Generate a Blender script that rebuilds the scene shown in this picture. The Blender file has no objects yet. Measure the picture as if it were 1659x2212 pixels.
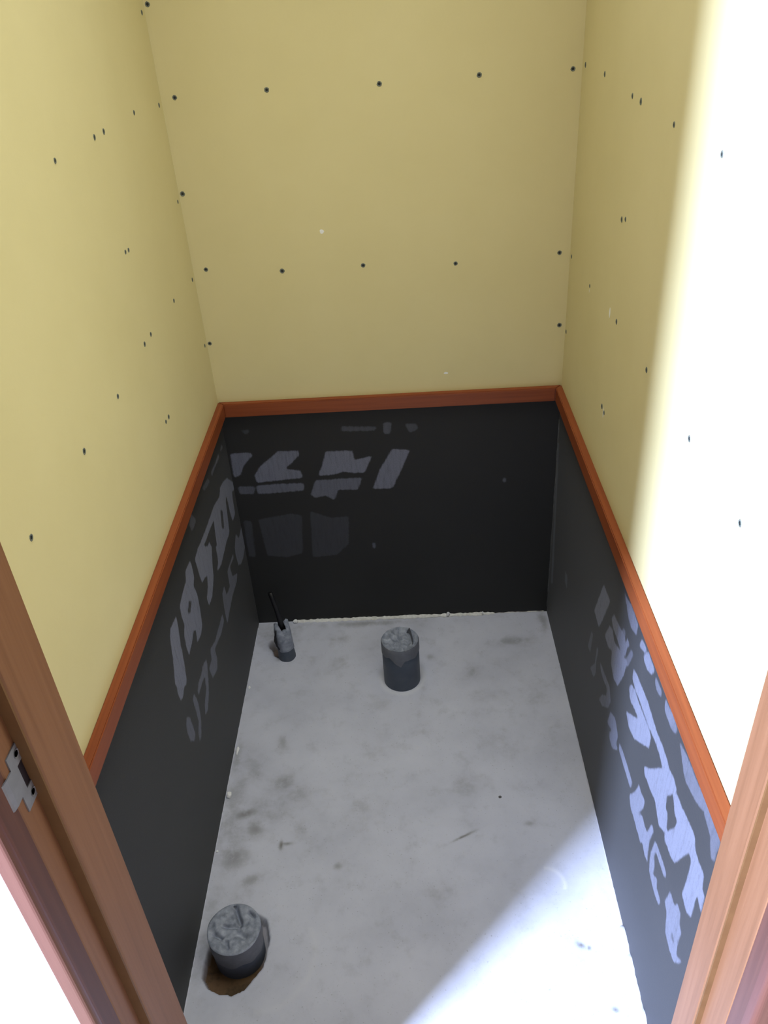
import bpy, bmesh, math, random
import numpy as np
from mathutils import Vector, Matrix, noise

random.seed(7)
SC = bpy.context.scene
COL = SC.collection

# ------------------------------------------------------------------ camera
W = 0.78                      # inside width of the little room (x), back wall at y = 0, door towards -y
CAM_P = Vector((0.4357, -1.7157, 1.4906))
CAM_R = Vector((0.9983, 0.0043, -0.0584))
CAM_F = Vector((-0.0361, 0.8309, -0.5553)).normalized()
CAM_U = CAM_R.cross(CAM_F).normalized()
CAM_R = CAM_F.cross(CAM_U).normalized()
cam_d = bpy.data.cameras.new('camera')
cam = bpy.data.objects.new('camera', cam_d)
COL.objects.link(cam)
cam.matrix_world = Matrix(((CAM_R.x, CAM_U.x, -CAM_F.x, CAM_P.x),
                           (CAM_R.y, CAM_U.y, -CAM_F.y, CAM_P.y),
                           (CAM_R.z, CAM_U.z, -CAM_F.z, CAM_P.z),
                           (0, 0, 0, 1)))
cam_d.sensor_fit = 'HORIZONTAL'
cam_d.sensor_width = 36.0
cam_d.lens = 1797.4 / 1659 * 36.0
cam_d.clip_start = 0.01
SC.camera = cam

# ------------------------------------------------------------------ world, daylight, exposure
wd = bpy.data.worlds.new('world')
SC.world = wd
wd.use_nodes = True
bg = wd.node_tree.nodes['Background']
bg.inputs[0].default_value = (1.0, 0.98, 1.0, 1)
bg.inputs[1].default_value = 0.2

sun_d = bpy.data.lights.new('window_daylight', 'AREA')
sun_d.shape = 'RECTANGLE'
sun_d.size = 0.37
sun_d.size_y = 1.7
sun_d.energy = 980
sun_d.color = (0.56, 0.68, 1.0)
sun = bpy.data.objects.new('window_daylight', sun_d)
COL.objects.link(sun)
sun.location = (-2.10, -3.29, 2.5)
sun.rotation_euler = (Vector((0.45, -0.95, 0.75)) - sun.location).to_track_quat('-Z', 'Y').to_euler()

lamp_d = bpy.data.lights.new('ceiling_lamp', 'AREA')
lamp_d.shape = 'RECTANGLE'
lamp_d.size = 0.50
lamp_d.size_y = 0.70
lamp_d.energy = 5.1
lamp_d.spread = math.radians(95)
lamp_d.color = (0.90, 0.95, 1.0)
lamp = bpy.data.objects.new('ceiling_lamp', lamp_d)
COL.objects.link(lamp)
lamp.location = (0.39, -0.62, 2.33)

SC.view_settings.view_transform = 'Standard'
SC.view_settings.look = 'None'
SC.view_settings.gamma = 1.0
SC.view_settings.use_curve_mapping = False
SC.view_settings.exposure = 0.0

# ------------------------------------------------------------------ helpers
def tag(o, label=None, cat=None, group=None, kind=None):
    if label: o['label'] = label
    if cat: o['category'] = cat
    if group: o['group'] = group
    if kind: o['kind'] = kind
    return o

def link(name, me, mats, parent=None, smooth=False):
    o = bpy.data.objects.new(name, me)
    COL.objects.link(o)
    for m in (mats if isinstance(mats, (list, tuple)) else [mats]):
        me.materials.append(m)
    if smooth:
        me.polygons.foreach_set('use_smooth', [True] * len(me.polygons))
    if parent: o.parent = parent
    return o

def obj(name, bm, mats, parent=None, smooth=False):
    bmesh.ops.recalc_face_normals(bm, faces=bm.faces)
    me = bpy.data.meshes.new(name)
    bm.to_mesh(me); bm.free()
    return link(name, me, mats, parent, smooth)

def empty(name, loc):
    o = bpy.data.objects.new(name, None)
    COL.objects.link(o); o.location = loc
    o.empty_display_size = 0.05
    return o

def box(bm, x0, x1, y0, y1, z0, z1, mat=0, bevel=0):
    vs = [bm.verts.new((x, y, z)) for z in (z0, z1) for y in (y0, y1) for x in (x0, x1)]
    fs = []
    for q in ((0, 1, 3, 2), (4, 6, 7, 5), (0, 4, 5, 1), (2, 3, 7, 6), (0, 2, 6, 4), (1, 5, 7, 3)):
        f = bm.faces.new([vs[i] for i in q]); f.material_index = mat; fs.append(f)
    if bevel:
        es = list({e for f in fs for e in f.edges})
        r = bmesh.ops.bevel(bm, geom=es, offset=bevel, segments=2, affect='EDGES')
        for f in r['faces']: f.material_index = mat

def prism(bm, pts, z0, z1, mat=0):
    """vertical extrusion of an (x, y) outline"""
    a = [bm.verts.new((x, y, z0)) for x, y in pts]
    b = [bm.verts.new((x, y, z1)) for x, y in pts]
    n = len(pts)
    for f in ([a[::-1], b] + [[a[i], a[(i + 1) % n], b[(i + 1) % n], b[i]] for i in range(n)]):
        fc = bm.faces.new(f); fc.material_index = mat

# ------------------------------------------------------------------ materials
def new_mat(name):
    m = bpy.data.materials.new(name); m.use_nodes = True
    nt = m.node_tree
    return m, nt, nt.nodes['Principled BSDF']

def nd(nt, t, **kw):
    n = nt.nodes.new(t)
    for k, v in kw.items():
        if k.startswith('i_'): n.inputs[k[2:].replace('_', ' ')].default_value = v
        else: setattr(n, k, v)
    return n

def coords(nt, scale=(1, 1, 1)):
    tc = nd(nt, 'ShaderNodeTexCoord')
    mp = nd(nt, 'ShaderNodeMapping')
    mp.inputs['Scale'].default_value = scale
    nt.links.new(tc.outputs['Object'], mp.inputs['Vector'])
    return mp.outputs['Vector']

def noise_tex(nt, vec, scale, detail=4, rough=0.6):
    n = nd(nt, 'ShaderNodeTexNoise')
    n.inputs['Scale'].default_value = scale
    n.inputs['Detail'].default_value = detail
    n.inputs['Roughness'].default_value = rough
    nt.links.new(vec, n.inputs['Vector'])
    return n.outputs['Fac']

def ramp(nt, fac, stops):
    r = nd(nt, 'ShaderNodeValToRGB')
    e = r.color_ramp.elements
    while len(e) < len(stops): e.new(0.5)
    for i, (p, c) in enumerate(stops):
        e[i].position = p; e[i].color = (*c, 1)
    nt.links.new(fac, r.inputs['Fac'])
    return r.outputs['Color']

def mix(nt, fac, a, b, mode='MIX'):
    m = nd(nt, 'ShaderNodeMix', data_type='RGBA', blend_type=mode)
    for s, v in ((m.inputs[0], fac), (m.inputs[6], a), (m.inputs[7], b)):
        if isinstance(v, (int, float)): s.default_value = v
        elif isinstance(v, tuple): s.default_value = (*v, 1)
        else: nt.links.new(v, s)
    return m.outputs[2]

def math_n(nt, op, a, b=0.0, c=None):
    m = nd(nt, 'ShaderNodeMath', operation=op)
    for i, v in enumerate((a, b) if c is None else (a, b, c)):
        if isinstance(v, (int, float)): m.inputs[i].default_value = v
        else: nt.links.new(v, m.inputs[i])
    return m.outputs[0]

def smooth_range(nt, v, a, b):
    m = nd(nt, 'ShaderNodeMapRange', interpolation_type='SMOOTHSTEP')
    nt.links.new(v, m.inputs[0])
    m.inputs[1].default_value = a; m.inputs[2].default_value = b
    return m.outputs[0]

def bump(nt, bsdf, h, strength, dist=0.001):
    b = nd(nt, 'ShaderNodeBump')
    b.inputs['Strength'].default_value = strength
    b.inputs['Distance'].default_value = dist
    nt.links.new(h, b.inputs['Height'])
    nt.links.new(b.outputs[0], bsdf.inputs['Normal'])

def attr(nt, name):
    a = nd(nt, 'ShaderNodeAttribute', attribute_name=name)
    return a.outputs['Fac']

def plain_mat(name, c0, c1, scale, rough, spec=0.4, bmp=0.0, bscale=None, metal=0.0, stretch=(1, 1, 1)):
    m, nt, b = new_mat(name)
    v = coords(nt, stretch)
    f = noise_tex(nt, v, scale)
    nt.links.new(ramp(nt, f, [(0.3, c0), (0.7, c1)]), b.inputs['Base Color'])
    b.inputs['Roughness'].default_value = rough
    b.inputs['Specular IOR Level'].default_value = spec
    b.inputs['Metallic'].default_value = metal
    if bmp: bump(nt, b, noise_tex(nt, v, bscale or scale * 4), bmp)
    return m

M_BOARD = plain_mat('yellow_plasterboard', (0.645, 0.568, 0.305), (0.675, 0.598, 0.33), 5, 0.85, 0.25, 0.12, 220)
M_WHITE = plain_mat('white_plaster', (0.78, 0.78, 0.76), (0.82, 0.82, 0.80), 8, 0.9, 0.2, 0.1, 150)
M_HALL = plain_mat('hall_floorboards', (0.42, 0.30, 0.18), (0.52, 0.38, 0.24), 6, 0.5, 0.4, 0, None, 0, (8, 0.6, 1))

def wood(name, c0, c1, c2, axis, rough):
    m, nt, b = new_mat(name)
    st = {'x': (1.2, 40, 40), 'y': (40, 1.2, 40), 'z': (40, 40, 1.2)}[axis]
    v = coords(nt, st)
    f = noise_tex(nt, v, 3.0, 6, 0.65)
    f2 = noise_tex(nt, coords(nt, tuple(s * 3 for s in st)), 4.0, 3, 0.7)
    c = ramp(nt, f, [(0.28, c0), (0.5, c1), (0.74, c2)])
    c = mix(nt, math_n(nt, 'MULTIPLY', f2, 0.35), c, c0)
    nt.links.new(c, b.inputs['Base Color'])
    b.inputs['Roughness'].default_value = rough
    b.inputs['Specular IOR Level'].default_value = 0.25
    bump(nt, b, f2, 0.12, 0.0006)
    return m

TR = ((0.18, 0.042, 0.014), (0.24, 0.061, 0.019), (0.29, 0.080, 0.025))
M_TRIM_Y = wood('mahogany_trim_long', *TR, 'y', 0.42)
M_TRIM_X = wood('mahogany_trim_cross', *TR, 'x', 0.42)
M_JAMB = wood('brown_jamb_wood', (0.19, 0.088, 0.042), (0.245, 0.115, 0.058), (0.295, 0.145, 0.076), 'z', 0.45)
M_EDGE = wood('darker_edge_wood', (0.095, 0.040, 0.030), (0.12, 0.051, 0.038), (0.15, 0.064, 0.046), 'z', 0.4)
M_FACE = wood('reddish_face_wood', (0.12, 0.046, 0.034), (0.145, 0.056, 0.042), (0.17, 0.068, 0.050), 'z', 0.35)
M_SEAL = plain_mat('brown_rubber_seal', (0.15, 0.072, 0.027), (0.185, 0.092, 0.035), 30, 0.6, 0.3)
M_STEEL = plain_mat('satin_steel', (0.20, 0.21, 0.25), (0.25, 0.26, 0.31), 60, 0.5, 0.5, 0.05, 300, 0.2)
M_DARK = plain_mat('dark_recess', (0.012, 0.008, 0.012), (0.02, 0.014, 0.02), 40, 0.8, 0.2)
M_PVC = plain_mat('dark_grey_pvc', (0.058, 0.072, 0.098), (0.074, 0.088, 0.116), 40, 0.5, 0.4, 0.1, 200)
M_TAPE = plain_mat('grey_cloth_tape', (0.14, 0.158, 0.20), (0.33, 0.355, 0.42), 75, 0.55, 0.4, 0.3, 400)
M_TAPE_SHADED = plain_mat('shaded_grey_tape', (0.115, 0.122, 0.142), (0.15, 0.157, 0.18), 60, 0.55, 0.4, 0.3, 300)  # darker copy of the grey tape, side shade put into its colour
M_CABLE = plain_mat('black_cable', (0.004, 0.004, 0.005), (0.008, 0.008, 0.010), 50, 0.45, 0.4)
M_CRUMB = plain_mat('white_plaster_crumb', (0.75, 0.75, 0.75), (0.88, 0.88, 0.86), 200, 0.9, 0.2, 0.3, 600)
M_MORTAR = plain_mat('pale_mortar', (0.62, 0.61, 0.57), (0.85, 0.84, 0.80), 120, 0.95, 0.2, 0.5, 500)
M_PEBBLE = plain_mat('dark_grit', (0.09, 0.09, 0.09), (0.14, 0.135, 0.13), 200, 0.9, 0.2)
M_SCREW_D = plain_mat('screw_recess', (0.008, 0.010, 0.010), (0.02, 0.022, 0.022), 300, 0.6, 0.3)
M_SCREW_R = plain_mat('screw_rim', (0.10, 0.12, 0.11), (0.17, 0.18, 0.15), 300, 0.5, 0.4)

def black_board():
    m, nt, b = new_mat('black_backer_board')
    v = coords(nt)
    g = noise_tex(nt, v, 420, 3, 0.7)
    big = noise_tex(nt, v, 4, 3, 0.5)
    base = mix(nt, big, (0.0145, 0.015, 0.0152), (0.022, 0.0218, 0.022))
    base = mix(nt, math_n(nt, 'MULTIPLY', g, 0.5), base, (0.008, 0.008, 0.008))
    mk = attr(nt, 'residue')
    streak = noise_tex(nt, coords(nt, (150, 150, 22)), 1.0, 4, 0.7)
    edge = math_n(nt, 'ADD', math_n(nt, 'MULTIPLY', noise_tex(nt, v, 110, 4, 0.75), 0.5), math_n(nt, 'MULTIPLY', streak, 0.5))
    # ragged edge: shift the stored outline by fine noise, then sharpen
    mm = math_n(nt, 'ADD', mk, math_n(nt, 'MULTIPLY', math_n(nt, 'SUBTRACT', edge, 0.5), 1.3))
    mm = math_n(nt, 'MULTIPLY', smooth_range(nt, mm, 0.18, 0.80), attr(nt, 'residue_strength'))
    mm = math_n(nt, 'MULTIPLY', mm, smooth_range(nt, streak, -0.15, 0.60))
    mm = math_n(nt, 'MULTIPLY', mm, math_n(nt, 'ADD', 0.55, math_n(nt, 'MULTIPLY', g, 0.9)))
    base = mix(nt, math_n(nt, 'MULTIPLY', attr(nt, 'daylight_lift'), math_n(nt, 'ADD', 0.05, math_n(nt, 'MULTIPLY', big, 0.08))), base, (0.16, 0.165, 0.19))  # raises the right board's base colour so its daylit part looks brighter
    col = mix(nt, mm, base, (0.17, 0.18, 0.24))
    nt.links.new(col, b.inputs['Base Color'])
    b.inputs['Roughness'].default_value = 0.62
    b.inputs['Specular IOR Level'].default_value = 0.35
    b.inputs['Sheen Weight'].default_value = 0.05
    b.inputs['Sheen Roughness'].default_value = 0.5
    bump(nt, b, g, 0.25, 0.0008)
    return m
M_BLACK = black_board()

def concrete():
    m, nt, b = new_mat('trowelled_concrete')
    v = coords(nt)
    n1 = noise_tex(nt, v, 5.5, 5, 0.6)
    n2 = noise_tex(nt, v, 24, 5, 0.65)
    n3 = noise_tex(nt, v, 260, 2, 0.6)
    c = ramp(nt, n1, [(0.32, (0.475, 0.485, 0.555)), (0.5, (0.54, 0.55, 0.625)), (0.68, (0.58, 0.59, 0.665))])
    c = mix(nt, math_n(nt, 'MULTIPLY', smooth_range(nt, n2, 0.5, 0.8), 0.3), c, (0.24, 0.245, 0.25))
    c = mix(nt, math_n(nt, 'MULTIPLY', smooth_range(nt, n3, 0.66, 0.74), 0.4), c, (0.16, 0.16, 0.16))
    st = attr(nt, 'stain')
    stn = math_n(nt, 'MULTIPLY', st, smooth_range(nt, math_n(nt, 'ADD', n2, math_n(nt, 'MULTIPLY', st, 0.25)), 0.36, 0.68))
    c = mix(nt, stn, c, (0.15, 0.142, 0.122))
    c = mix(nt, attr(nt, 'pale'), c, (0.68, 0.68, 0.70))
    mud = attr(nt, 'mud')
    mc = mix(nt, smooth_range(nt, n2, 0.35, 0.6), (0.055, 0.034, 0.015), (0.125, 0.072, 0.035))
    c = mix(nt, mud, c, mc)
    nt.links.new(c, b.inputs['Base Color'])
    b.inputs['Roughness'].default_value = 0.8
    b.inputs['Specular IOR Level'].default_value = 0.3
    h = math_n(nt, 'ADD', math_n(nt, 'MULTIPLY', n2, 0.6), math_n(nt, 'MULTIPLY', n3, 0.15))
    bump(nt, b, h, 0.25, 0.002)
    return m
M_CONC = concrete()

# ------------------------------------------------------------------ pale residue printed on the black boards (wall coordinates, 0.1 mm)
MARKS = {
    'right': [
        (0.9, [-5098,5004,-5613,5042,-5290,4322,-5081,3952,-4629,3986,-4894,4563]),
        (0.45, [-4596,3413,-4743,3456,-4666,2895,-4443,2853]),
        (0.5, [-5121,3468,-5242,3476,-5162,3132,-5210,2851,-5103,2632,-4788,2583,-5085,3003]),
        (0.9, [-5750,4582,-5957,4670,-6141,4550,-6663,4755,-6967,4830,-6890,4456,-6648,3969,-6373,3873,-6111,3982,-6075,4262,-5828,4129,-5537,4144]),
        (0.9, [-5943,5019,-6142,5038,-6507,5118,-6888,5120,-6820,4842,-6574,4733,-6266,4745,-5962,4722,-5816,4815]),
        (0.9, [-6827,5258,-6968,5254,-6926,5140,-6769,5069]),
        (0.55, [-6549,5246,-6685,5263,-6702,5113,-6507,5118]),
        (0.5, [-7069,5230,-7228,5276,-7029,4797,-6848,4776,-6953,4969]),
        (0.75, [-6284,5859,-6560,5871,-6800,5945,-7244,5923,-7224,5679,-6918,5575,-6661,5640,-6572,5738]),
        (0.85, [-7515,5874,-7784,5902,-7718,5784,-7557,5689,-7423,5663]),
        (0.85, [-7852,5925,-8242,5904,-8108,5702,-7916,5610,-7659,5644]),
        (0.55, [-8302,5854,-8617,5875,-8636,5758,-8451,5689,-8324,5725]),
        (0.65, [-8809,5913,-9221,5955,-9131,5800,-8929,5729,-8809,5764]),
        (0.65, [-5435,3378,-5830,3432,-6203,3496,-6373,3290,-6288,3023,-5907,2668,-5640,2569,-5818,2885,-6076,3119,-6055,3309,-5736,3232,-5514,3260]),
        (1, [-7329,5047,-7518,5114,-7805,5137,-8152,5177,-8525,5126,-8319,4897,-7932,4853,-7569,4805,-7332,4838]),
        (1, [-7307,4689,-7499,4763,-7847,4762,-8185,4749,-7949,4486,-7718,4469,-7429,4410,-7249,4505]),
        (1, [-7259,3992,-7870,4468,-7721,4508,-7416,4385,-7301,4437,-7610,4760,-7906,4769,-8183,4798,-8514,4811,-8506,4528,-8211,4276,-7830,3961,-7499,3878]),
        (1, [-8451,4022,-8698,4279,-9125,4821,-9125,4896,-9281,5086,-9582,5158,-9743,5091,-9635,4907,-9463,4623,-9499,4397,-9590,4428,-9622,4210,-9697,4126,-9471,3919,-9254,3907,-9117,4042,-8840,3967,-8533,3931]),
        (1, [-7699,4852,-7956,5120,-8375,5157,-8699,5110,-9039,5156,-9329,5130,-9116,4840,-8944,4898,-8683,4901,-8361,4846,-7963,4830]),
        (1, [-9635,4907,-9784,5073,-10002,5076,-10185,5139,-10487,5178,-10566,5133,-9684,3850,-9680,4086,-9894,4498,-9962,4698,-9828,4707]),
        (0.65, [-6452,3098,-6763,3263,-6966,3158,-7046,3092,-7009,2871,-7147,2855,-6804,2522,-6570,2545,-6529,2644,-6670,2841,-6340,2687]),
        (0.75, [-7156,3078,-7480,3146,-7815,3154,-8074,3151,-8044,2955,-7812,2941,-7522,2933,-7194,2929]),
        (0.85, [-8388,3500,-8490,3464,-8716,3526,-8716,3341,-8517,2916,-8699,3095,-8910,3096,-9059,3133,-9135,3496,-9225,3555,-9252,3495,-9136,3052,-8831,2608,-8587,2658,-8187,2628,-8028,2775,-8244,3127]),
        (0.55, [-8800,5893,-9137,5960,-9375,5931,-9367,5815,-9190,5709,-8849,5714]),
        (0.55, [-9510,5846,-9893,5928,-10180,5926,-10581,5988,-10829,5998,-10887,5883,-10659,5830,-10319,5639,-9903,5536,-9712,5681]),
        (0.85, [-8342,2663,-8700,3154,-8916,3143,-9034,3155,-9125,3487,-9211,3557,-9248,3476,-9170,3126,-9239,2703,-9092,2660,-8934,2730,-8633,2620]),
        (0.8, [-9378,3445,-9474,3485,-9936,3514,-9985,3408,-9875,3336,-9475,3318,-9448,3124,-9527,3036,-9524,2786,-9705,2983,-9744,2816,-9976,2805,-9936,2648,-9688,2601,-9383,2656,-9307,2912,-9327,3218]),
        (1, [-9844,4718,-10036,4982,-10208,5131,-10546,5154,-10578,5029,-10757,5008,-10962,5036,-10997,4800,-11113,4783,-11117,4443,-10930,4541,-10913,4283,-10908,3991,-10758,3864,-10539,3933,-10580,4361,-10577,4735,-10455,4744,-10275,4353,-10117,4004,-9946,3938,-9777,3928,-9625,3949,-9949,4565,-9958,4682]),
        (1, [-9268,3930,-9620,4412,-9666,4165,-9722,4119,-9577,3976,-9382,3846]),
        (0.8, [-10186,3427,-10280,3445,-10395,3417,-10501,3610,-10642,3584,-10660,3413,-10782,3358,-10740,3109,-10785,2805,-11006,3023,-10783,2597,-10530,2548,-10327,2601,-10229,2964,-10095,3020,-10148,3211]),
        (-0.6, [-10486,2936,-10596,2991,-10655,2867,-10508,2744]),
        (-0.5, [-10507,3181,-10651,3227,-10660,3139,-10542,3105]),
        (0.5, [-10605,5760,-10745,5951,-11129,5972,-11104,5534,-11012,5464,-10861,5717]),
        (0.4, [40,5138,-174,5257,-537,1379,-307,1194]),
        (0.4, [-1836,2811,-2115,2835,-2149,2502,-1881,2518]),
    ],
    'left': [
        (0.4, [-404,5778,-268,5651,-585,5682,-587,5766]),
        (0.5, [-822,5784,-777,5660,-1376,5719,-1702,5707,-1706,5821,-1245,5771]),
        (0.35, [-2062,5881,-1914,5726,-2177,5763,-2468,5837,-2615,5976,-2375,5933]),
        (0.35, [-3661,6055,-3438,5753,-3643,5742,-3863,5776,-3919,5979]),
        (1, [-467,4918,39,4483,77,4278,-248,4394,-320,4133,-345,3820,-710,3848,-782,4151,-824,4656,-974,4596,-1067,4236,-1172,3861,-1709,3869,-2143,3870,-2372,3811,-2606,3990,-2393,4368,-2317,4686,-2235,4929,-2643,4981,-2993,5001,-3515,5045,-3810,5090,-4022,5075,-4072,5226,-3846,5259,-2825,5173,-2020,5147,-1426,5009,-1221,5131,-863,5059]),
        (-0.8, [-1580,4772,-1386,4625,-1552,4199,-1745,4352]),
        (1, [-2886,4810,-2820,4647,-3010,4300,-3792,4899,-3417,4859]),
        (0.75, [-645,3432,-430,3147,32,3185,90,3394,111,3052,57,2580,-365,2495,-733,2554,-953,2842,-985,3247]),
        (1, [-3664,5268,-2791,4629,-2984,4355,-3134,4047,-3501,3829,-3835,3869,-3874,4088,-3651,4206,-3527,4407,-3715,4507,-3943,4558,-4009,4771,-4029,5025,-4083,5239]),
        (1, [-2520,4431,-1746,3865,-2219,3826,-2529,3852,-2817,3970,-2534,4012,-2525,4265]),
        (0.75, [-943,3276,-175,2715,-469,2539,-947,2688,-1019,3106]),
        (0.65, [-1240,3272,-1251,3167,-1731,3254,-1682,2935,-1193,2647,-1392,2552,-2022,2603,-2542,2548,-2858,2502,-2864,2844,-2760,3287,-2499,3292,-2449,2994,-2057,2934,-2009,3340]),
        (1, [-4390,5441,-4334,5306,-4359,5016,-4513,4921,-4400,4638,-4444,4319,-4532,3949,-4752,3861,-5055,3956,-4955,4194,-5107,4298,-5313,4211,-5651,4173,-5664,4409,-5653,4665,-5479,4789,-5525,4982,-5499,5247,-5169,5301,-4860,5323,-4764,5487]),
        (-0.8, [-4979,4946,-4768,4785,-5051,4679,-5167,4811]),
        (1, [-5788,5257,-5822,5018,-5936,4662,-5982,4315,-6059,3990,-6147,3897,-6651,4413,-6464,4782,-6327,5206,-6209,5334]),
        (0.65, [-3076,2972,-3039,2755,-3477,2738,-3863,2837,-4119,2894,-4107,2591,-4257,2441,-4656,2580,-4744,2939,-4460,2930,-4392,3150,-3949,2988,-3552,2989]),
        (0.65, [-4794,3252,-4783,3119,-5012,2739,-5188,2919,-5074,3036,-5281,3174,-5493,3230,-5591,3330,-5170,3289]),
        (0.9, [-6345,5012,-5912,4606,-5992,4330,-6098,3974,-6333,3967,-6435,3906,-6601,3964,-6642,4198,-6587,4393,-6482,4597,-6408,4855]),
        (0.65, [-4772,3233,-4820,3125,-4923,2845,-5106,2600,-5392,2423,-5603,2493,-5466,2691,-5177,2817,-5066,3045,-5260,3127,-5569,3138,-5675,3136,-5686,3286,-5328,3279,-5054,3340]),
        (0.6, [-5908,3421,-5811,3155,-5822,2875,-5919,2612,-6085,2440,-6238,2443,-6200,2643,-6012,2786,-6017,3099,-6028,3398]),
        (0.6, [-6530,3468,-6399,3310,-6382,3128,-6344,2808,-6458,2741,-6654,2941,-6689,3201,-6664,3375]),
    ],
    'back': [
        (0.75, [64,5301,516,5310,595,5237,344,4974,211,4700,48,4638]),
        (0.85, [1681,5296,1697,5175,1322,4814,1677,4742,1716,4545,1285,4515,574,4466,559,4680,730,4917,1204,5306]),
        (0.65, [561,4376,1086,4401,1713,4384,1706,4186,1240,4157,558,4141]),
        (0.45, [100,4384,528,4360,466,4146,97,4166]),
        (0.9, [2332,5242,2957,5224,2996,4965,3423,5061,3210,4603,2879,4622,2701,4667,2481,4591,2085,4577,2202,4835]),
        (0.65, [2011,4457,3140,4465,3023,4131,2534,4158,2414,3854,2212,4012,1989,3951,1843,4032]),
        (0.9, [3909,5222,4322,5165,4122,4693,3850,4121,3376,4129,3577,4653]),
        (0.3, [2747,5889,3590,5826,3526,5730,2765,5756]),
        (0.4, [3743,5932,3931,5921,3885,5610,3726,5653]),
        (0.3, [4234,5871,4496,5857,4549,5722,4340,5618]),
        (0.2, [401,5922,635,5909,527,5782]),
        (0.16, [463,3388,1299,3518,1564,3453,1453,2290,1050,2178,540,2260]),
        (0.16, [1786,3566,2286,3337,2728,3363,2658,2516,2329,2188,1697,2142]),
        (0.16, [83,3383,289,3346,231,2223,63,2259]),
        (0.5, [6532,4275,6610,4270,6613,4138,6535,4143]),
        (0.5, [3258,2523,3329,2519,3329,2344,3258,2347]),
    ],
}


def inside(px, py, poly):
    r = np.zeros(px.shape, bool)
    n = len(poly)
    for i in range(n):
        x0, y0 = poly[i]; x1, y1 = poly[(i + 1) % n]
        if y0 == y1: continue
        c = ((y0 > py) != (y1 > py)) & (px < (x1 - x0) * (py - y0) / (y1 - y0) + x0)
        r ^= c
    return r

def mark_mask(a, b, key, nu):
    """a, b: flat grids of wall coordinates. Returns the blurred outline (0..1) and the strength of the residue"""
    shape, power = np.zeros(a.shape), np.zeros(a.shape)
    for w, flat in MARKS[key]:
        p = np.array(flat, float).reshape(-1, 2) / 10000.0
        sel = (a > p[:, 0].min() - .012) & (a < p[:, 0].max() + .012) & (b > p[:, 1].min() - .012) & (b < p[:, 1].max() + .012)
        if not sel.any(): continue
        acc = np.zeros(sel.sum())
        for da in (-.0012, 0, .0012):
            for db in (-.0012, 0, .0012):
                acc += inside(a[sel] + da, b[sel] + db, p)
        acc /= 9.0
        if w > 0:
            shape[sel] = np.maximum(shape[sel], acc)
            power[sel] = np.maximum(power[sel], w * (acc > 0))
        else:
            shape[sel] = np.maximum(0, shape[sel] + acc * w)
    S, P = shape.reshape(-1, nu), power.reshape(-1, nu)
    def sh(A, dy, dx): return np.roll(np.roll(A, dy, 0), dx, 1)
    for _ in range(1):
        S = (2 * S + sh(S, 1, 0) + sh(S, -1, 0)) / 4
        S = (2 * S + sh(S, 0, 1) + sh(S, 0, -1)) / 4
        P = np.maximum.reduce([P, sh(P, 1, 0), sh(P, -1, 0), sh(P, 0, 1), sh(P, 0, -1)])
    return S.ravel(), P.ravel()

# ------------------------------------------------------------------ large structure
TZ = 0.666            # top of the timber rail
RAIL_H, RAIL_T = 0.033, 0.015
CEIL = 2.35
YD = -1.19            # room side of the door wall
TH = 0.0125

def grid_mesh(name, us, vs, fn):
    nu, nv = len(us), len(vs)
    U, V = np.meshgrid(us, vs)
    co = fn(U.ravel(), V.ravel())
    i = np.arange(nu * nv).reshape(nv, nu)
    q = np.stack([i[:-1, :-1], i[:-1, 1:], i[1:, 1:], i[1:, :-1]], -1).reshape(-1, 4)
    me = bpy.data.meshes.new(name)
    me.vertices.add(nu * nv); me.vertices.foreach_set('co', co.astype(np.float32).ravel())
    me.loops.add(q.size); me.loops.foreach_set('vertex_index', q.astype(np.int32).ravel())
    me.polygons.add(len(q)); me.polygons.foreach_set('loop_start', np.arange(0, q.size, 4, dtype=np.int32))
    me.update(); me.validate()
    return me, U.ravel(), V.ravel()

def set_attr(me, name, v):
    a = me.attributes.new(name, 'FLOAT', 'POINT')
    a.data.foreach_set('value', v.astype(np.float32))

# floor: a height field so that the block-outs round the pipes are real recesses
HOLE_NEAR = [(.023, -.911), (.020, -.945), (.034, -.965), (.057, -.976), (.080, -.978), (.099, -.969), (.111, -.952), (.1265, -.931),
             (.129, -.912), (.132, -.879), (.123, -.845), (.100, -.832), (.060, -.836), (.034, -.862)]
HOLE_SMALL = [(.039, -.084), (.0445, -.0705), (.058, -.069), (.078, -.100), (.082, -.142), (.073, -.140), (.058, -.129), (.051, -.108), (.041, -.099)]
us = np.arange(-0.012, W + 0.0121, 0.003)
vs = np.arange(YD - 0.11, 0.0121, 0.003)
def poly_soft(U, V, poly):
    acc = np.zeros(U.shape)
    sel = (U > -.02) & (U < .2)
    for dx in np.linspace(-.0015, .0015, 4):
        for dy in np.linspace(-.0015, .0015, 4):
            acc[sel] += inside(U[sel] + dx, V[sel] + dy, poly)
    return acc / 16.0
def floor_fn(U, V):
    z = 0.0012 * np.sin(U * 9 + V * 5) * np.cos(V * 7 - U * 3) - 0.0008
    z = z - 0.022 * poly_soft(U, V, HOLE_NEAR) - 0.036 * poly_soft(U, V, HOLE_SMALL)
    # shallow trowel arc on the bright patch
    return np.stack([U, V, z], -1)
me, U, V = grid_mesh('floor', us, vs, floor_fn)
def blob(x, y, rx, ry=None, ang=0):
    ry = ry or rx
    c, s = math.cos(ang), math.sin(ang)
    dx, dy = U - x, V - y
    a = (dx * c + dy * s) / rx; b = (-dx * s + dy * c) / ry
    return np.exp(-(a * a + b * b))
stain = np.zeros(U.shape)
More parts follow.
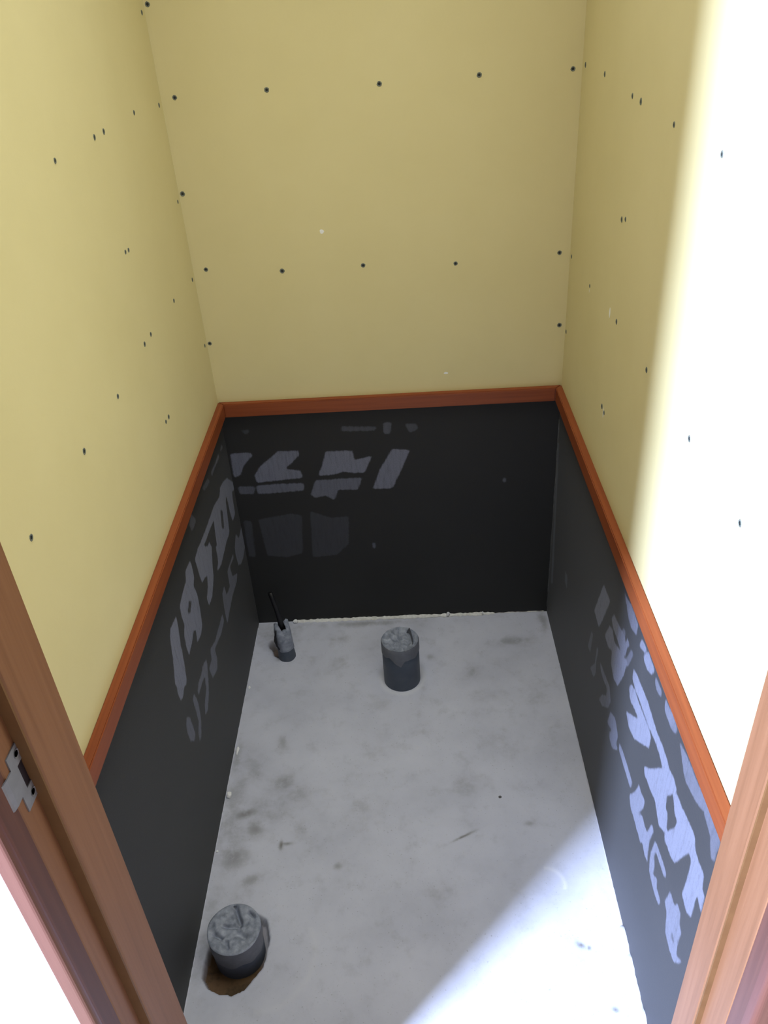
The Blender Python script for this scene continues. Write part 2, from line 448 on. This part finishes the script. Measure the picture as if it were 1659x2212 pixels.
for a in [(.126, -.532, .022, .024, 0, .55), (.050, -.609, .026, .012, .3, .75), (.075, -.646, .02, .025, .3, .6), (.041, -.709, .032, .03, 0, .6),
          (.172, -.65, .02, .02, 0, .4), (.678, -.113, .055, .016, .05, .5), (.085, -.761, .03, .012, .3, .5), (.068, -.80, .03, .02, 0, .3),
          (.010, -.463, .012, .05, 0, .45), (.020, -.60, .03, .16, 0, .35), (.05, -.50, .03, .06, 0, .25), (.253, -.737, .008, .008, 0, .5),
          (.562, -.216, .018, .018, 0, .45), (.343, -.312, .015, .02, 0, .3), (.134, -.686, .004, .012, 0, .95), (.145, -.683, .012, .004, 0, .8),
          (.504, -.681, .030, .003, .45, .9), (.698, -.907, .010, .006, -.6, .95), (.712, -.913, .004, .005, 0, .9), (.735, -1.018, .006, .004, -.5, .9),
          (.22, -.077, .03, .015, 0, .35), (.05, -.05, .06, .05, 0, .4), (.30, -.02, .12, .012, 0, .55), (.46, -.16, .012, .012, 0, .4),
          (.435, -.40, .02, .02, 0, .3), (.52, -.55, .05, .03, 0, .25), (.62, -.45, .04, .03, 0, .22), (.45, -.80, .04, .03, 0, .22), (.64, -.655, .01, .006, 0, .6),
          (.765, -.04, .012, .05, 0, .5), (.11, -.42, .012, .022, .2, .4), (.44, -.27, .010, .03, 0, .3), (.015, -.885, .02, .10, 0, .3), (.10, -.60, .05, .05, 0, .3), (.03, -.66, .03, .05, 0, .4), (.16, -.56, .03, .03, 0, .3), (.30, -.60, .04, .05, 0, .2), (.33, -.45, .05, .03, .5, .18), (.60, -.30, .05, .03, .2, .2), (.07, -.03, .05, .03, 0, .35), (.20, -.18, .06, .03, .3, .2), (.70, -.30, .03, .06, 0, .2)]:
    stain = np.maximum(stain, a[5] * blob(*a[:5]))
set_attr(me, 'stain', stain)
r2 = np.hypot(U - .655, V + .79)
pale = 0.6 * np.exp(-((r2 - .035) / .004) ** 2) * ((V > -.80) & (U > .655))
r3 = np.hypot(U - .12, V + .91)
pale = np.maximum(pale, 0.2 * np.exp(-((r3 - .10) / .006) ** 2) * ((U > .12) & (V < -.86)))
r4 = np.hypot(U - .388, V + .229)
pale = np.maximum(pale, 0.5 * np.exp(-((r4 - .052) / .006) ** 2))
set_attr(me, 'pale', pale)
mud = np.maximum(poly_soft(U, V, HOLE_NEAR) * np.clip((0.145 - U + (-.86 - V) * .35) / .05, .1, 1), poly_soft(U, V, HOLE_SMALL) * .85)
set_attr(me, 'mud', mud)
floor = tag(link('floor', me, M_CONC, smooth=True), 'grey trowelled concrete floor with dark stains', 'floor', kind='structure')

def bead(bm, p0, p1, r0, r1, seed, step=0.006):
    """a ragged bead of mortar along a floor edge"""
    rnd = random.Random(seed)
    p0, p1 = Vector(p0), Vector(p1)
    n = max(3, int((p1 - p0).length / step))
    d = (p1 - p0).normalized(); s = Vector((-d.y, d.x, 0))
    prev = None
    for i in range(n + 1):
        c = p0.lerp(p1, i / n)
        r = rnd.uniform(r0, r1) * (0.3 if i in (0, n) else 1)
        ring = [bm.verts.new(c + s * (r * math.cos(t)) + Vector((0, 0, max(-.001, r * 0.8 * math.sin(t)))) ) for t in [math.pi * k / 5 for k in range(6)]]
        if prev:
            for k in range(5): bm.faces.new((prev[k], prev[k + 1], ring[k + 1], ring[k]))
        prev = ring
bm = bmesh.new()
bead(bm, (.100, -.001, 0), (.64, -.001, 0), .004, .0085, 3)
bead(bm, (.64, .001, 0), (.775, .001, 0), .001, .003, 4)
seam = obj('mortar_seam', bm, M_MORTAR, floor, True)
tag(seam, 'pale ragged mortar bead along the back wall', kind='stuff')
bm = bmesh.new()
bead(bm, (W, -.80, 0), (W, -.875, 0), .001, .004, 6)
bead(bm, (W - .001, -.875, 0), (W - .001, -1.15, 0), .004, .015, 5, .008)
bead(bm, (W, -.20, 0), (W, -.80, 0), .0005, .002, 8)
seam = obj('mortar_seam', bm, M_CONC, floor, True)
tag(seam, 'rough concrete lip along the right wall', kind='stuff')
bm = bmesh.new()
bead(bm, (0, -1.15, 0), (0, -.02, 0), .0006, .0028, 9)
seam = obj('mortar_seam', bm, M_CONC, floor, True)
tag(seam, 'rough concrete lip along the left wall', kind='stuff')

# walls: plasterboard above the rail, black board below
def wall(name, x0, x1, y0, y1, z0, label):
    bm = bmesh.new(); box(bm, x0, x1, y0, y1, z0, CEIL)
    return tag(obj(name, bm, M_BOARD), label, 'wall', kind='structure')
ZJ = TZ - 0.012
wall_back = wall('wall_back', -0.0125, W + 0.0125, 0, TH, ZJ, 'yellow plasterboard back wall above black board')
wall_left = wall('wall_left', -TH, 0, YD, -0.0004, ZJ, 'yellow plasterboard wall on the left above black board')
wall_right = wall('wall_right', W, W + TH, YD, -0.0004, ZJ, 'yellow plasterboard wall on the right, half in daylight')

def panel(key, parent, us, vs, fn, daylight_lift=0.0):
    me, a, b = grid_mesh('backer_board', us, vs, fn)
    S, P = mark_mask(a, b, key, len(us))
    set_attr(me, 'residue', S)
    set_attr(me, 'residue_strength', P)
    set_attr(me, 'daylight_lift', np.full(a.shape, daylight_lift))
    o = link('backer_board', me, M_BLACK, parent)
    o['label'] = 'black lower board with pale residue marks'
    return o
ST = 0.0032
zs = np.append(np.arange(-0.002, ZJ, ST), ZJ)
ys = np.append(np.arange(YD, 0, ST), 0.0)
xs = np.append(np.arange(0, W, ST), W)
panel('left', wall_left, ys, zs, lambda a, b: np.stack([0 * a, a, b], -1))
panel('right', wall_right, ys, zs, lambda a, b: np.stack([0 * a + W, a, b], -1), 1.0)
panel('back', wall_back, xs, zs, lambda a, b: np.stack([a, 0 * a, b], -1))

bm = bmesh.new()
rnd = random.Random(2)
prev = None
for i in range(41):
    z = .02 + .56 * i / 40
    w = .0012 + .0012 * rnd.random()
    cur = [bm.verts.new((W, -.0035 - w, z)), bm.verts.new((W - w, -.0035, z)), bm.verts.new((W, -.0005, z))]
    if prev:
        for a, b in ((0, 1), (1, 2)): bm.faces.new((prev[a], prev[b], cur[b], cur[a]))
    prev = cur
obj('caulk_seam', bm, plain_mat('grey_caulk', (.05, .052, .055), (.10, .105, .11), 120, .7), wall_right)['label'] = 'thin pale caulk line in the corner'

# timber rail between the two boards
def rail(name, mat, label, make):
    bm = bmesh.new(); make(bm)
    es = [e for e in bm.edges]
    bmesh.ops.recalc_face_normals(bm, faces=bm.faces)
    bmesh.ops.bevel(bm, geom=es, offset=0.0016, segments=2, affect='EDGES')
    return tag(obj(name, bm, mat), label, 'trim', kind='structure')
def rail_pts(bm, a, b, c, d):
    prism(bm, [a, b, c, d], TZ - RAIL_H, TZ)
T = RAIL_T
rail('trim_1', M_TRIM_Y, 'reddish brown timber rail along the left wall', lambda bm: rail_pts(bm, (0, YD), (T, YD), (T, -T), (0, 0)))
rail('trim_2', M_TRIM_X, 'reddish brown timber rail along the back wall', lambda bm: rail_pts(bm, (0, 0), (T, -T), (W - T, -T), (W, 0)))
rail('trim_3', M_TRIM_Y, 'reddish brown timber rail along the right wall', lambda bm: rail_pts(bm, (W, YD), (W - T, YD), (W - T, -T), (W, 0)))

# ceiling, hall floor, door wall
bm = bmesh.new(); box(bm, -0.2, W + 0.2, YD - 0.11, 0.1, CEIL, CEIL + 0.02)
tag(obj('ceiling', bm, M_BOARD), 'yellow plasterboard ceiling above the small room', 'ceiling', kind='structure')
YO = -1.300           # hall side of the door wall
JL, JR = 0.1125, 0.7355
HEAD = 2.02
bm = bmesh.new()
box(bm, -1.6, 0.082, YO, YD, -0.01, 2.5)
box(bm, JR + 0.036, 2.2, YO, YD, -0.01, 2.5)
box(bm, 0.082, JR + 0.036, YO, YD, HEAD + 0.03, 2.5)
tag(obj('wall_front', bm, M_WHITE), 'white plastered wall round the doorway', 'wall', kind='structure')
bm = bmesh.new()
for k in range(24):
    x = -1.6 + k * 0.158
    box(bm, x, x + 0.1565, -4.2, YO - 0.0005, -0.015, -0.001)
hall = tag(obj('hall_floor', bm, M_HALL), 'wooden hall floor in front of the doorway', 'floor', kind='structure')

# ------------------------------------------------------------------ door frame
door = tag(empty('door_1', (JL, YD, 0)), 'brown wooden door frame round the open doorway', 'door frame', kind='structure')
def place(o):
    o.parent = door
    o.location = -door.location
    return o
YF = -1.3150          # front of the jambs, proud of the hall wall

def arc(cx, cy, r, a0, a1, n=5):
    return [(cx + r * math.cos(a0 + (a1 - a0) * i / n), cy + r * math.sin(a0 + (a1 - a0) * i / n)) for i in range(n + 1)]

def make_jamb(x_stop, s, step, y_step, y_line, x_out):
    """s = +1 for the jamb whose reveal faces +x. Returns jamb, seal strip, edge strip, face"""
    xr = x_stop - s * step
    bm = bmesh.new()
    pts = [(x_stop - s * .001, YD), (x_stop, YD - .001), (x_stop, y_step + .0015), (x_stop - s * .0015, y_step), (xr, y_step), (xr, y_line + .0012), (xr - s * .0012, y_line), (x_out, y_line), (x_out, YD)]
    prism(bm, pts, 0, HEAD)
    place(obj('jamb', bm, M_JAMB))
    bm = bmesh.new()
    box(bm, min(xr, x_stop - s * .0012), max(xr, x_stop - s * .0012), y_step - .0025, y_step, 0.0, HEAD)
    place(obj('seal_strip', bm, M_SEAL))
    return xr
XL = make_jamb(JL, 1, 0.012, -1.2552, -1.2850, 0.080)
XR = make_jamb(JR, -1, 0.0074, -1.2350, -1.2785, JR + 0.038)
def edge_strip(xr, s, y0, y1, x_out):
    """darker-tinted band between the rebate and the rounded face"""
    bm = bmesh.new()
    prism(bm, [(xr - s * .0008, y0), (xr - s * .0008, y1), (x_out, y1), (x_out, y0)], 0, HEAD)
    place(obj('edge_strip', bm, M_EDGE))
    bm = bmesh.new()
    r = 0.006
    a = arc(xr - s * (.0008 + r), y1 - (abs(YF - y1) - r), r, 0 if s > 0 else math.pi, -math.pi / 2 if s > 0 else math.pi * 1.5)
    prism(bm, [(x_out, y1), (xr - s * .0008, y1)] + a + [(x_out + s * .003, YF), (x_out, YF + .003)], 0, HEAD)
    place(obj('face_strip', bm, M_FACE))
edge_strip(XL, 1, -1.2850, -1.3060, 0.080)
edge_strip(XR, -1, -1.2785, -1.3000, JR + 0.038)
bm = bmesh.new(); box(bm, 0.080, JR + 0.038, YF, YD, HEAD, HEAD + 0.03, bevel=.002)
box(bm, JL, JR, -1.24, YD, HEAD - 0.012, HEAD)
place(obj('head_jamb', bm, M_JAMB))

# strike plate let into the left rebate, its lip curling round the edge
bm = bmesh.new()
px = XL + 0.0012
def plate_quad(y0, y1, z0, z1):
    box(bm, XL - 0.001, px, y0, y1, z0, z1)
plate_quad(-1.2760, -1.2665, .9105, .9750)
plate_quad(-1.2545, -1.2515, .9105, .9750)
plate_quad(-1.2665, -1.2545, .9105, .9290)
plate_quad(-1.2665, -1.2545, .9565, .9750)
plate = place(obj('strike_plate', bm, M_STEEL))
plate['label'] = 'grey metal strike plate with a bent lip'
bm = bmesh.new()
prof = [(px, -1.2760), (px, -1.2850), (px - .001, -1.2900), (px - .004, -1.2945), (px - .0075, -1.2960),
        (px - .0080, -1.2948), (px - .0050, -1.2935), (px - .0024, -1.2893), (px - .0014, -1.2850), (px - .0014, -1.2760)]
prism(bm, prof, .9300, .9620)
obj('lip', bm, M_STEEL, plate)
bm = bmesh.new(); box(bm, XL - .0008, XL + .0003, -1.2665, -1.2545, .9290, .9565)
o = obj('latch_hole', bm, M_DARK, plate); o['label'] = 'dark latch hole'
for zc in (.9665, .9185):
    bm = bmesh.new()
    ring = [(.0042, .0007), (.0030, .0002), (.0012, .0002)]
    prev = None
    for r, h in ring:
        cur = [bm.verts.new((px + h - .0002, -1.2615 + r * math.cos(k * math.pi / 5), zc + r * math.sin(k * math.pi / 5))) for k in range(10)]
        if prev:
            for k in range(10): bm.faces.new((prev[k], prev[(k + 1) % 10], cur[(k + 1) % 10], cur[k])).material_index = 0
        prev = cur
    f = bm.faces.new(prev); f.material_index = 1
    obj('screw', bm, [M_STEEL, M_TAPE_SHADED], plate)

# ------------------------------------------------------------------ drywall screws
def screw_mesh():
    bm = bmesh.new()
    rings = [(.0052, .0001), (.0044, .0008), (.0028, .0003)]
    prev = None
    for i, (r, h) in enumerate(rings):
        cur = [bm.verts.new((r * math.cos(k * math.pi / 5) * (1 + .12 * math.sin(k * 2.3 + i)), r * math.sin(k * math.pi / 5), h)) for k in range(10)]
        if prev:
            for k in range(10):
                bm.faces.new((prev[k], prev[(k + 1) % 10], cur[(k + 1) % 10], cur[k])).material_index = 0
        prev = cur
    bm.faces.new(prev).material_index = 1
    bmesh.ops.recalc_face_normals(bm, faces=bm.faces)
    me = bpy.data.meshes.new('screw'); bm.to_mesh(me); bm.free()
    me.materials.append(M_SCREW_R); me.materials.append(M_SCREW_D)
    return me
SCREW = screw_mesh()
BACK = [(.0075, 1.443), (.026, 1.293), (.199, 1.296), (.408, 1.294), (.592, 1.298), (.763, 1.298), (.0075, 1.122), (.027, .97), (.185, .958), (.354, .96), (.545, .953), (.758, .963), (.0065, .808), (.767, .807)]
LEFT = [(-.589, 1.298), (-.419, 1.297), (-.372, 1.297), (-.194, 1.297), (-.023, 1.285), (-.399, 1.126), (-.382, 1.124), (-.019, 1.112), (-.021, .957), (-.186, .971), (-.366, .976), (-.409, .976), (-.021, .812), (-.584, .965), (-.75, .965), (-.37, .82), (-.391, .821), (-.948, .965), (-.021, 1.432)]
RIGHT = [(-.027, 1.306), (-.186, 1.308), (-.375, 1.3), (-.424, 1.299), (-.589, 1.295), (-.768, 1.294), (-.383, 1.127), (-.405, 1.133), (-.017, .959), (-.201, .96), (-.413, .972), (-.012, .796), (-.603, .972), (-.372, .798), (-.391, .795), (-.808, .972), (-.988, .969)]
def put_screw(parent, loc, rot, k):
    o = bpy.data.objects.new('screw', SCREW); COL.objects.link(o)
    o.parent = parent; o.location = loc
    o.rotation_euler = rot
    o.scale = (k, k, 1)
for x, z in BACK: put_screw(wall_back, (x, 0, z), (math.pi / 2, random.random() * 6, 0), random.uniform(.85, 1.0))
for y, z in LEFT: put_screw(wall_left, (0, y, z), (0, math.pi / 2, 0), random.uniform(.7, 1.0))
for y, z in RIGHT: put_screw(wall_right, (W, y, z), (0, -math.pi / 2, 0), random.uniform(.7, 1.0))

# small pale filler dabs on the boards
def dab(parent, loc, rot, sx, sy, seed):
    rnd = random.Random(seed)
    bm = bmesh.new()
    ring = [bm.verts.new((sx * math.cos(k * math.pi / 5) * rnd.uniform(.7, 1.1), sy * math.sin(k * math.pi / 5) * rnd.uniform(.7, 1.1), .0001)) for k in range(10)]
    c = bm.verts.new((0, 0, .0006))
    for k in range(10): bm.faces.new((ring[k], ring[(k + 1) % 10], c))
    o = obj('filler_dab', bm, M_CRUMB, parent, True)
    o.location = loc; o.rotation_euler = rot
for (x, z), a, b in (((0.2753, 1.0336), .0048, .0048), ((0.5207, 0.7087), .005, .003)): dab(wall_back, (x, 0, z), (math.pi / 2, 0, 0), a, b, int(x * 1000))
for (y, z), a, b in (((-0.3634, 0.9685), .010, .0045), ((-0.1812, 1.3063), .0035, .002), ((-0.3850, 0.7916), .012, .003), ((-0.1995, 0.9505), .004, .002)): dab(wall_right, (W, y, z), (0, -math.pi / 2, 0), a, b, int(-y * 1000))

# ------------------------------------------------------------------ pipes in the floor
def lathe(bm, prof, n=40, fn=None, mat=0):
    rows = []
    for r, z in prof:
        row = []
        for k in range(n):
            t = 2 * math.pi * k / n
            p = Vector((r * math.cos(t), r * math.sin(t), z))
            if fn: p = fn(p, t)
            row.append(bm.verts.new(p))
        rows.append(row)
    for a, b in zip(rows[:-1], rows[1:]):
        for k in range(n):
            bm.faces.new((a[k], a[(k + 1) % n], b[(k + 1) % n], b[k])).material_index = mat
    return rows

def cap_top(bm, R, z, n, hfun, mat=0):
    """crumpled taped top as a polar height field"""
    rows = []
    rr = [R * q for q in (1.0, .96, .9, .8, .68, .55, .42, .28, .14)]
    for r in rr:
        rows.append([bm.verts.new((r * math.cos(2 * math.pi * k / n), r * math.sin(2 * math.pi * k / n), z + hfun(r * math.cos(2 * math.pi * k / n), r * math.sin(2 * math.pi * k / n), r / R))) for k in range(n)])
    for a, b in zip(rows[:-1], rows[1:]):
        for k in range(n): bm.faces.new((a[k], a[(k + 1) % n], b[(k + 1) % n], b[k])).material_index = mat
    bm.faces.new(rows[-1]).material_index = mat
    return rows

# pipe in the middle by the back wall
p = tag(empty('drain_pipe', (.3875, -.229, 0)), 'tallest taped pipe stub, standing in the middle by the back wall', 'pipe', 'taped pipe stubs in the concrete floor')
H, R = .127, .0447
bm = bmesh.new()
lathe(bm, [(R, -.01), (R, .02), (R, .06), (R, H - .004), (R - .003, H - .004)], 48)
obj('pipe', bm, M_PVC, p, True)
bm = bmesh.new()
def low_edge(t):
    # bottom hem of the tape: ragged, with a pointed tongue hanging down at the front (-y)
    d = (t - 1.5 * math.pi + math.pi) % (2 * math.pi) - math.pi
    z = .100 + .004 * math.sin(3 * t + 1) + .0015 * math.sin(11 * t)
    if -.62 < d < .22:
        q = (d + .62) / .62 if d < 0 else 1 - d / .22
        z -= .024 * q
    return z
n = 72
rows = []
for q in (0, .35, .7, 1):
    rows.append([bm.verts.new(((R + .0011) * math.cos(2 * math.pi * k / n), (R + .0011) * math.sin(2 * math.pi * k / n), low_edge(2 * math.pi * k / n) * (1 - q) + (H - .0015) * q)) for k in range(n)])
rows.append([bm.verts.new((R * .985 * math.cos(2 * math.pi * k / n), R * .985 * math.sin(2 * math.pi * k / n), H + .0015)) for k in range(n)])
for a, b in zip(rows[:-1], rows[1:]):
    for k in range(n): bm.faces.new((a[k], a[(k + 1) % n], b[(k + 1) % n], b[k]))
obj('tape_wrap', bm, M_TAPE_SHADED, p, True)['label'] = 'tape band, side shade in its colour, with a pointed tongue at the front'
bm = bmesh.new()
def top_c(x, y, q):
    h = .002 - .010 * (1 - q ** 3)
    for xc, w, a in ((-.010, .0018, .006), (.017, .0020, -.006), (.008, .0016, .004), (-.026, .0024, .006), (-.002, .0014, -.004)):
        h += a * math.exp(-((x - xc - .08 * y) / w) ** 2) * min(1, (1.0 - q) * 6)
    h += .006 * noise.noise(Vector((x * 90, y * 90, 1.3))) * min(1, (1.02 - q) * 8)
    return h
cap_top(bm, R * .985, H, n, top_c)
obj('tape_cover', bm, M_TAPE, p, True)
bm = bmesh.new()
pp = [(.016, .030, .000), (.022, .028, .013), (.026, .014, .010), (.029, -.002, .007), (.028, -.018, .003)]
prev = None
for x, y, h in pp:
    cur = [bm.verts.new((x, y, H - .006)), bm.verts.new((x + .002, y, H + h)), bm.verts.new((x + .0035, y, H - .006))]
    if prev:
        for i, j in ((0, 1), (1, 2)): bm.faces.new((prev[i], prev[j], cur[j], cur[i]))
    prev = cur
o = obj('tape_fold', bm, M_TAPE_SHADED, p); o['label'] = 'fold of tape standing up at the rim'
# pipe near the door on the left, standing in a block-out
p2 = tag(empty('drain_pipe', (.0795, -.8955, -.022)), 'short wide taped pipe stub in a muddy hole by the left wall', 'pipe', 'taped pipe stubs in the concrete floor')
H2, R2 = .087, .0485
bm = bmesh.new()
lathe(bm, [(R2 - .003, -.002), (R2 - .002, .03), (R2 - .002, H2 - .006), (R2 - .004, H2 - .006)], 48)
obj('pipe', bm, M_PVC, p2, True)
bm = bmesh.new()
rows = []
def hem2(t): return .052 + .012 * math.sin(t * 1 - .4) + .004 * math.sin(4 * t) + .002 * math.sin(9 * t)
for q in (0, .3, .65, 1):
    rows.append([bm.verts.new(((R2 - .0005 + .0006 * math.sin(5 * k) * (1 - q)) * math.cos(2 * math.pi * k / n), (R2 - .0005) * math.sin(2 * math.pi * k / n), hem2(2 * math.pi * k / n) * (1 - q) + (H2 - .004) * q)) for k in range(n)])
for a, b in zip(rows[:-1], rows[1:]):
    for k in range(n): bm.faces.new((a[k], a[(k + 1) % n], b[(k + 1) % n], b[k]))
obj('tape_wrap', bm, M_TAPE_SHADED, p2, True)['label'] = 'band of tape round the side, its shade put into the colour'
bm = bmesh.new()
creases = [((-.005, .044), (.010, .012), .0034, -.013), ((-.034, -.010), (-.020, -.016), .0026, -.008), ((-.009, -.022), (-.006, -.034), .0022, -.010),
           ((-.020, .006), (.010, .004), .0030, -.006), ((.024, .030), (.033, .022), .0025, -.009), ((.012, -.010), (.022, -.014), .006, -.006)]
lumps = [(-.030, .001, .006, .0035), (.014, .018, .007, .003), (-.018, .026, .004, .002), (.030, -.004, .010, .002)]
def seg_d(x, y, a, b):
    dx, dy = b[0] - a[0], b[1] - a[1]
    t = max(0, min(1, ((x - a[0]) * dx + (y - a[1]) * dy) / (dx * dx + dy * dy)))
    return math.hypot(x - a[0] - t * dx, y - a[1] - t * dy)
def top_n(x, y, q):
    h = -.002 - .003 * (1 - q ** 2) if q < 1 else -.004
    k = min(1, (1.0 - q) * 10)
    for a, b, w, d in creases: h += d * math.exp(-(seg_d(x, y, a, b) / w) ** 2) * max(k, .2)
    for a, b, w, d in lumps: h += d * math.exp(-((x - a) ** 2 + (y - b) ** 2) / w ** 2) * k
    return h + .0025 * noise.noise(Vector((x * 110, y * 110, 4.1))) * k
rows = []
nr = 26
N2 = 96
for i in range(nr):
    q = 1 - i / nr
    r = (R2 - .0003) * q
    rows.append([bm.verts.new((r * math.cos(2 * math.pi * k / N2) * (1 + .012 * q * math.sin(5.0 * 2 * math.pi * k / N2)), r * math.sin(2 * math.pi * k / N2), H2 + top_n(r * math.cos(2 * math.pi * k / N2), r * math.sin(2 * math.pi * k / N2), q))) for k in range(N2)])
for a, b in zip(rows[:-1], rows[1:]):
    for k in range(N2): bm.faces.new((a[k], a[(k + 1) % N2], b[(k + 1) % N2], b[k]))
bm.faces.new(rows[-1])
obj('tape_cover', bm, M_TAPE, p2, True)

# narrow pipe in the back left corner with a cable coming out of it
p3 = tag(empty('conduit_pipe', (.0915, -.1355, -.005)), 'narrow taped pipe stub with black cable in the back left corner', 'pipe', 'taped pipe stubs in the concrete floor')
H3, R3 = .104, .0205
def lean(v, t):
    z = v.z
    return Vector((v.x - .05 * z + .0008 * math.sin(3 * t + z * 90), v.y + .10 * z + .0008 * math.cos(4 * t + z * 60), z))
bm = bmesh.new()
lathe(bm, [(R3 + .0012, -.02), (R3 + .001, .01), (R3 + .0005, .03), (R3 - .0008, .06), (R3 - .001, .085)], 32, lean)
obj('pipe', bm, M_PVC, p3, True)
bm = bmesh.new()
def torn(v, t):
    z = v.z
    if z > .09: z += .010 * math.sin(2 * t + .6) + .004 * math.sin(5 * t)
    v = lean(Vector((v.x, v.y, z)), t)
    v.x += .0016 * math.sin(5 * t + 40 * z); v.y += .0012 * math.sin(4 * t)
    return v
lathe(bm, [(R3 + .001, .035), (R3 + .0012, .055), (R3 + .001, .080), (R3 - .001, .100), (R3 - .0065, .104), (R3 - .011, .100)], 40, torn)
obj('tape_wrap', bm, M_TAPE, p3, True)['label'] = 'grey tape torn open at the top'
bm = bmesh.new()
path = [Vector((-.004, .010, .070)), Vector((-.006, .012, .105)), Vector((-.008, .013, .130)), Vector((-.012, .014, .158)), Vector((-.017, .015, .184)), Vector((-.021, .016, .204))]
prev = None
for i, c in enumerate(path):
    r = (.0075, .0075, .0068, .006, .0065, .0058)[i]
    cur = [bm.verts.new(c + Vector((r * math.cos(k * math.pi / 5), r * .8 * math.sin(k * math.pi / 5), .3 * r * math.cos(k * math.pi / 5)))) for k in range(10)]
    if prev:
        for k in range(10): bm.faces.new((prev[k], prev[(k + 1) % 10], cur[(k + 1) % 10], cur[k]))
    else: bm.faces.new(cur[::-1])
    prev = cur
bm.faces.new(prev)
obj('cable', bm, M_CABLE, p3, True)['label'] = 'black cable sticking up out of the pipe'
bm = bmesh.new()
strip = [(-.014, -.020, .110), (-.019, -.020, .088), (-.021, -.019, .072), (-.019, -.020, .060), (-.013, -.021, .048)]
prev = None
for i, (x, y, z) in enumerate(strip):
    w = (.0012, .0028, .0034, .003, .001)[i]
    cur = [bm.verts.new((x - w, y + .004, z)), bm.verts.new((x, y - .0026, z)), bm.verts.new((x + w, y + .002, z))]
    if prev:
        for a, b in ((0, 1), (1, 2), (2, 0)): bm.faces.new((prev[a], prev[b], cur[b], cur[a]))
    prev = cur
obj('tape_edge', bm, M_CABLE, p3)['label'] = 'dark loose edge of tape'

# ------------------------------------------------------------------ crumbs along the walls
def crumb(name, loc, size, mat, label, cat, group, seed, flat=.7, stretch=(1, 1)):
    rnd = random.Random(seed)
    bm = bmesh.new()
    bmesh.ops.create_icosphere(bm, subdivisions=2, radius=size)
    off = Vector((seed * 1.7, seed * .9, 0))
    for v in bm.verts:
        k = 1 + .45 * noise.noise(v.co / size * 1.1 + off)
        v.co = Vector((v.co.x * k * stretch[0], v.co.y * k * stretch[1], v.co.z * k * flat))
    lo = min(v.co.z for v in bm.verts)
    for v in bm.verts: v.co.z -= lo
    o = obj(name, bm, mat)
    o.location = loc
    return tag(o, label, cat, group)
G = 'white plaster crumbs along the wall feet'
crumb('plaster_crumb', (.101, -.0065, .001), .0062, M_CRUMB, 'round white plaster crumb at the back wall, beside the narrow taped pipe', 'crumb', G, 1)
crumb('plaster_crumb', (.514, -.006, .002), .0048, M_CRUMB, 'white plaster crumb at the middle of the back wall foot', 'crumb', G, 2, 1.3)
crumb('plaster_crumb', (.607, -.0055, .002), .0034, M_CRUMB, 'tiny white plaster crumb at the back wall foot, nearest the right corner', 'crumb', G, 3, 1.2)
crumb('plaster_crumb', (.0075, -.244, -.001), .0042, M_CRUMB, 'small white plaster crumb at the left wall foot, farthest from the door', 'crumb', G, 4, .6, (.7, 1.2))
crumb('plaster_crumb', (.0075, -.440, -.001), .0058, M_CRUMB, 'long white plaster crumb halfway along the left wall foot', 'crumb', G, 5, .5, (.6, 2.0))
crumb('plaster_crumb', (.0085, -.563, -.001), .0066, M_CRUMB, 'largest white plaster crumb at the left wall foot', 'crumb', G, 6, .7, (.8, 1.2))
crumb('plaster_crumb', (.005, -.697, -.001), .0026, M_CRUMB, 'tiny white plaster crumb at the left wall foot, nearest the wide pipe', 'crumb', G, 7, .6)
crumb('grit_stone', (.589, -.589, -.001), .0032, M_PEBBLE, 'dark speck of grit in the middle of the right half of the floor', 'crumb', None, 8, .5)
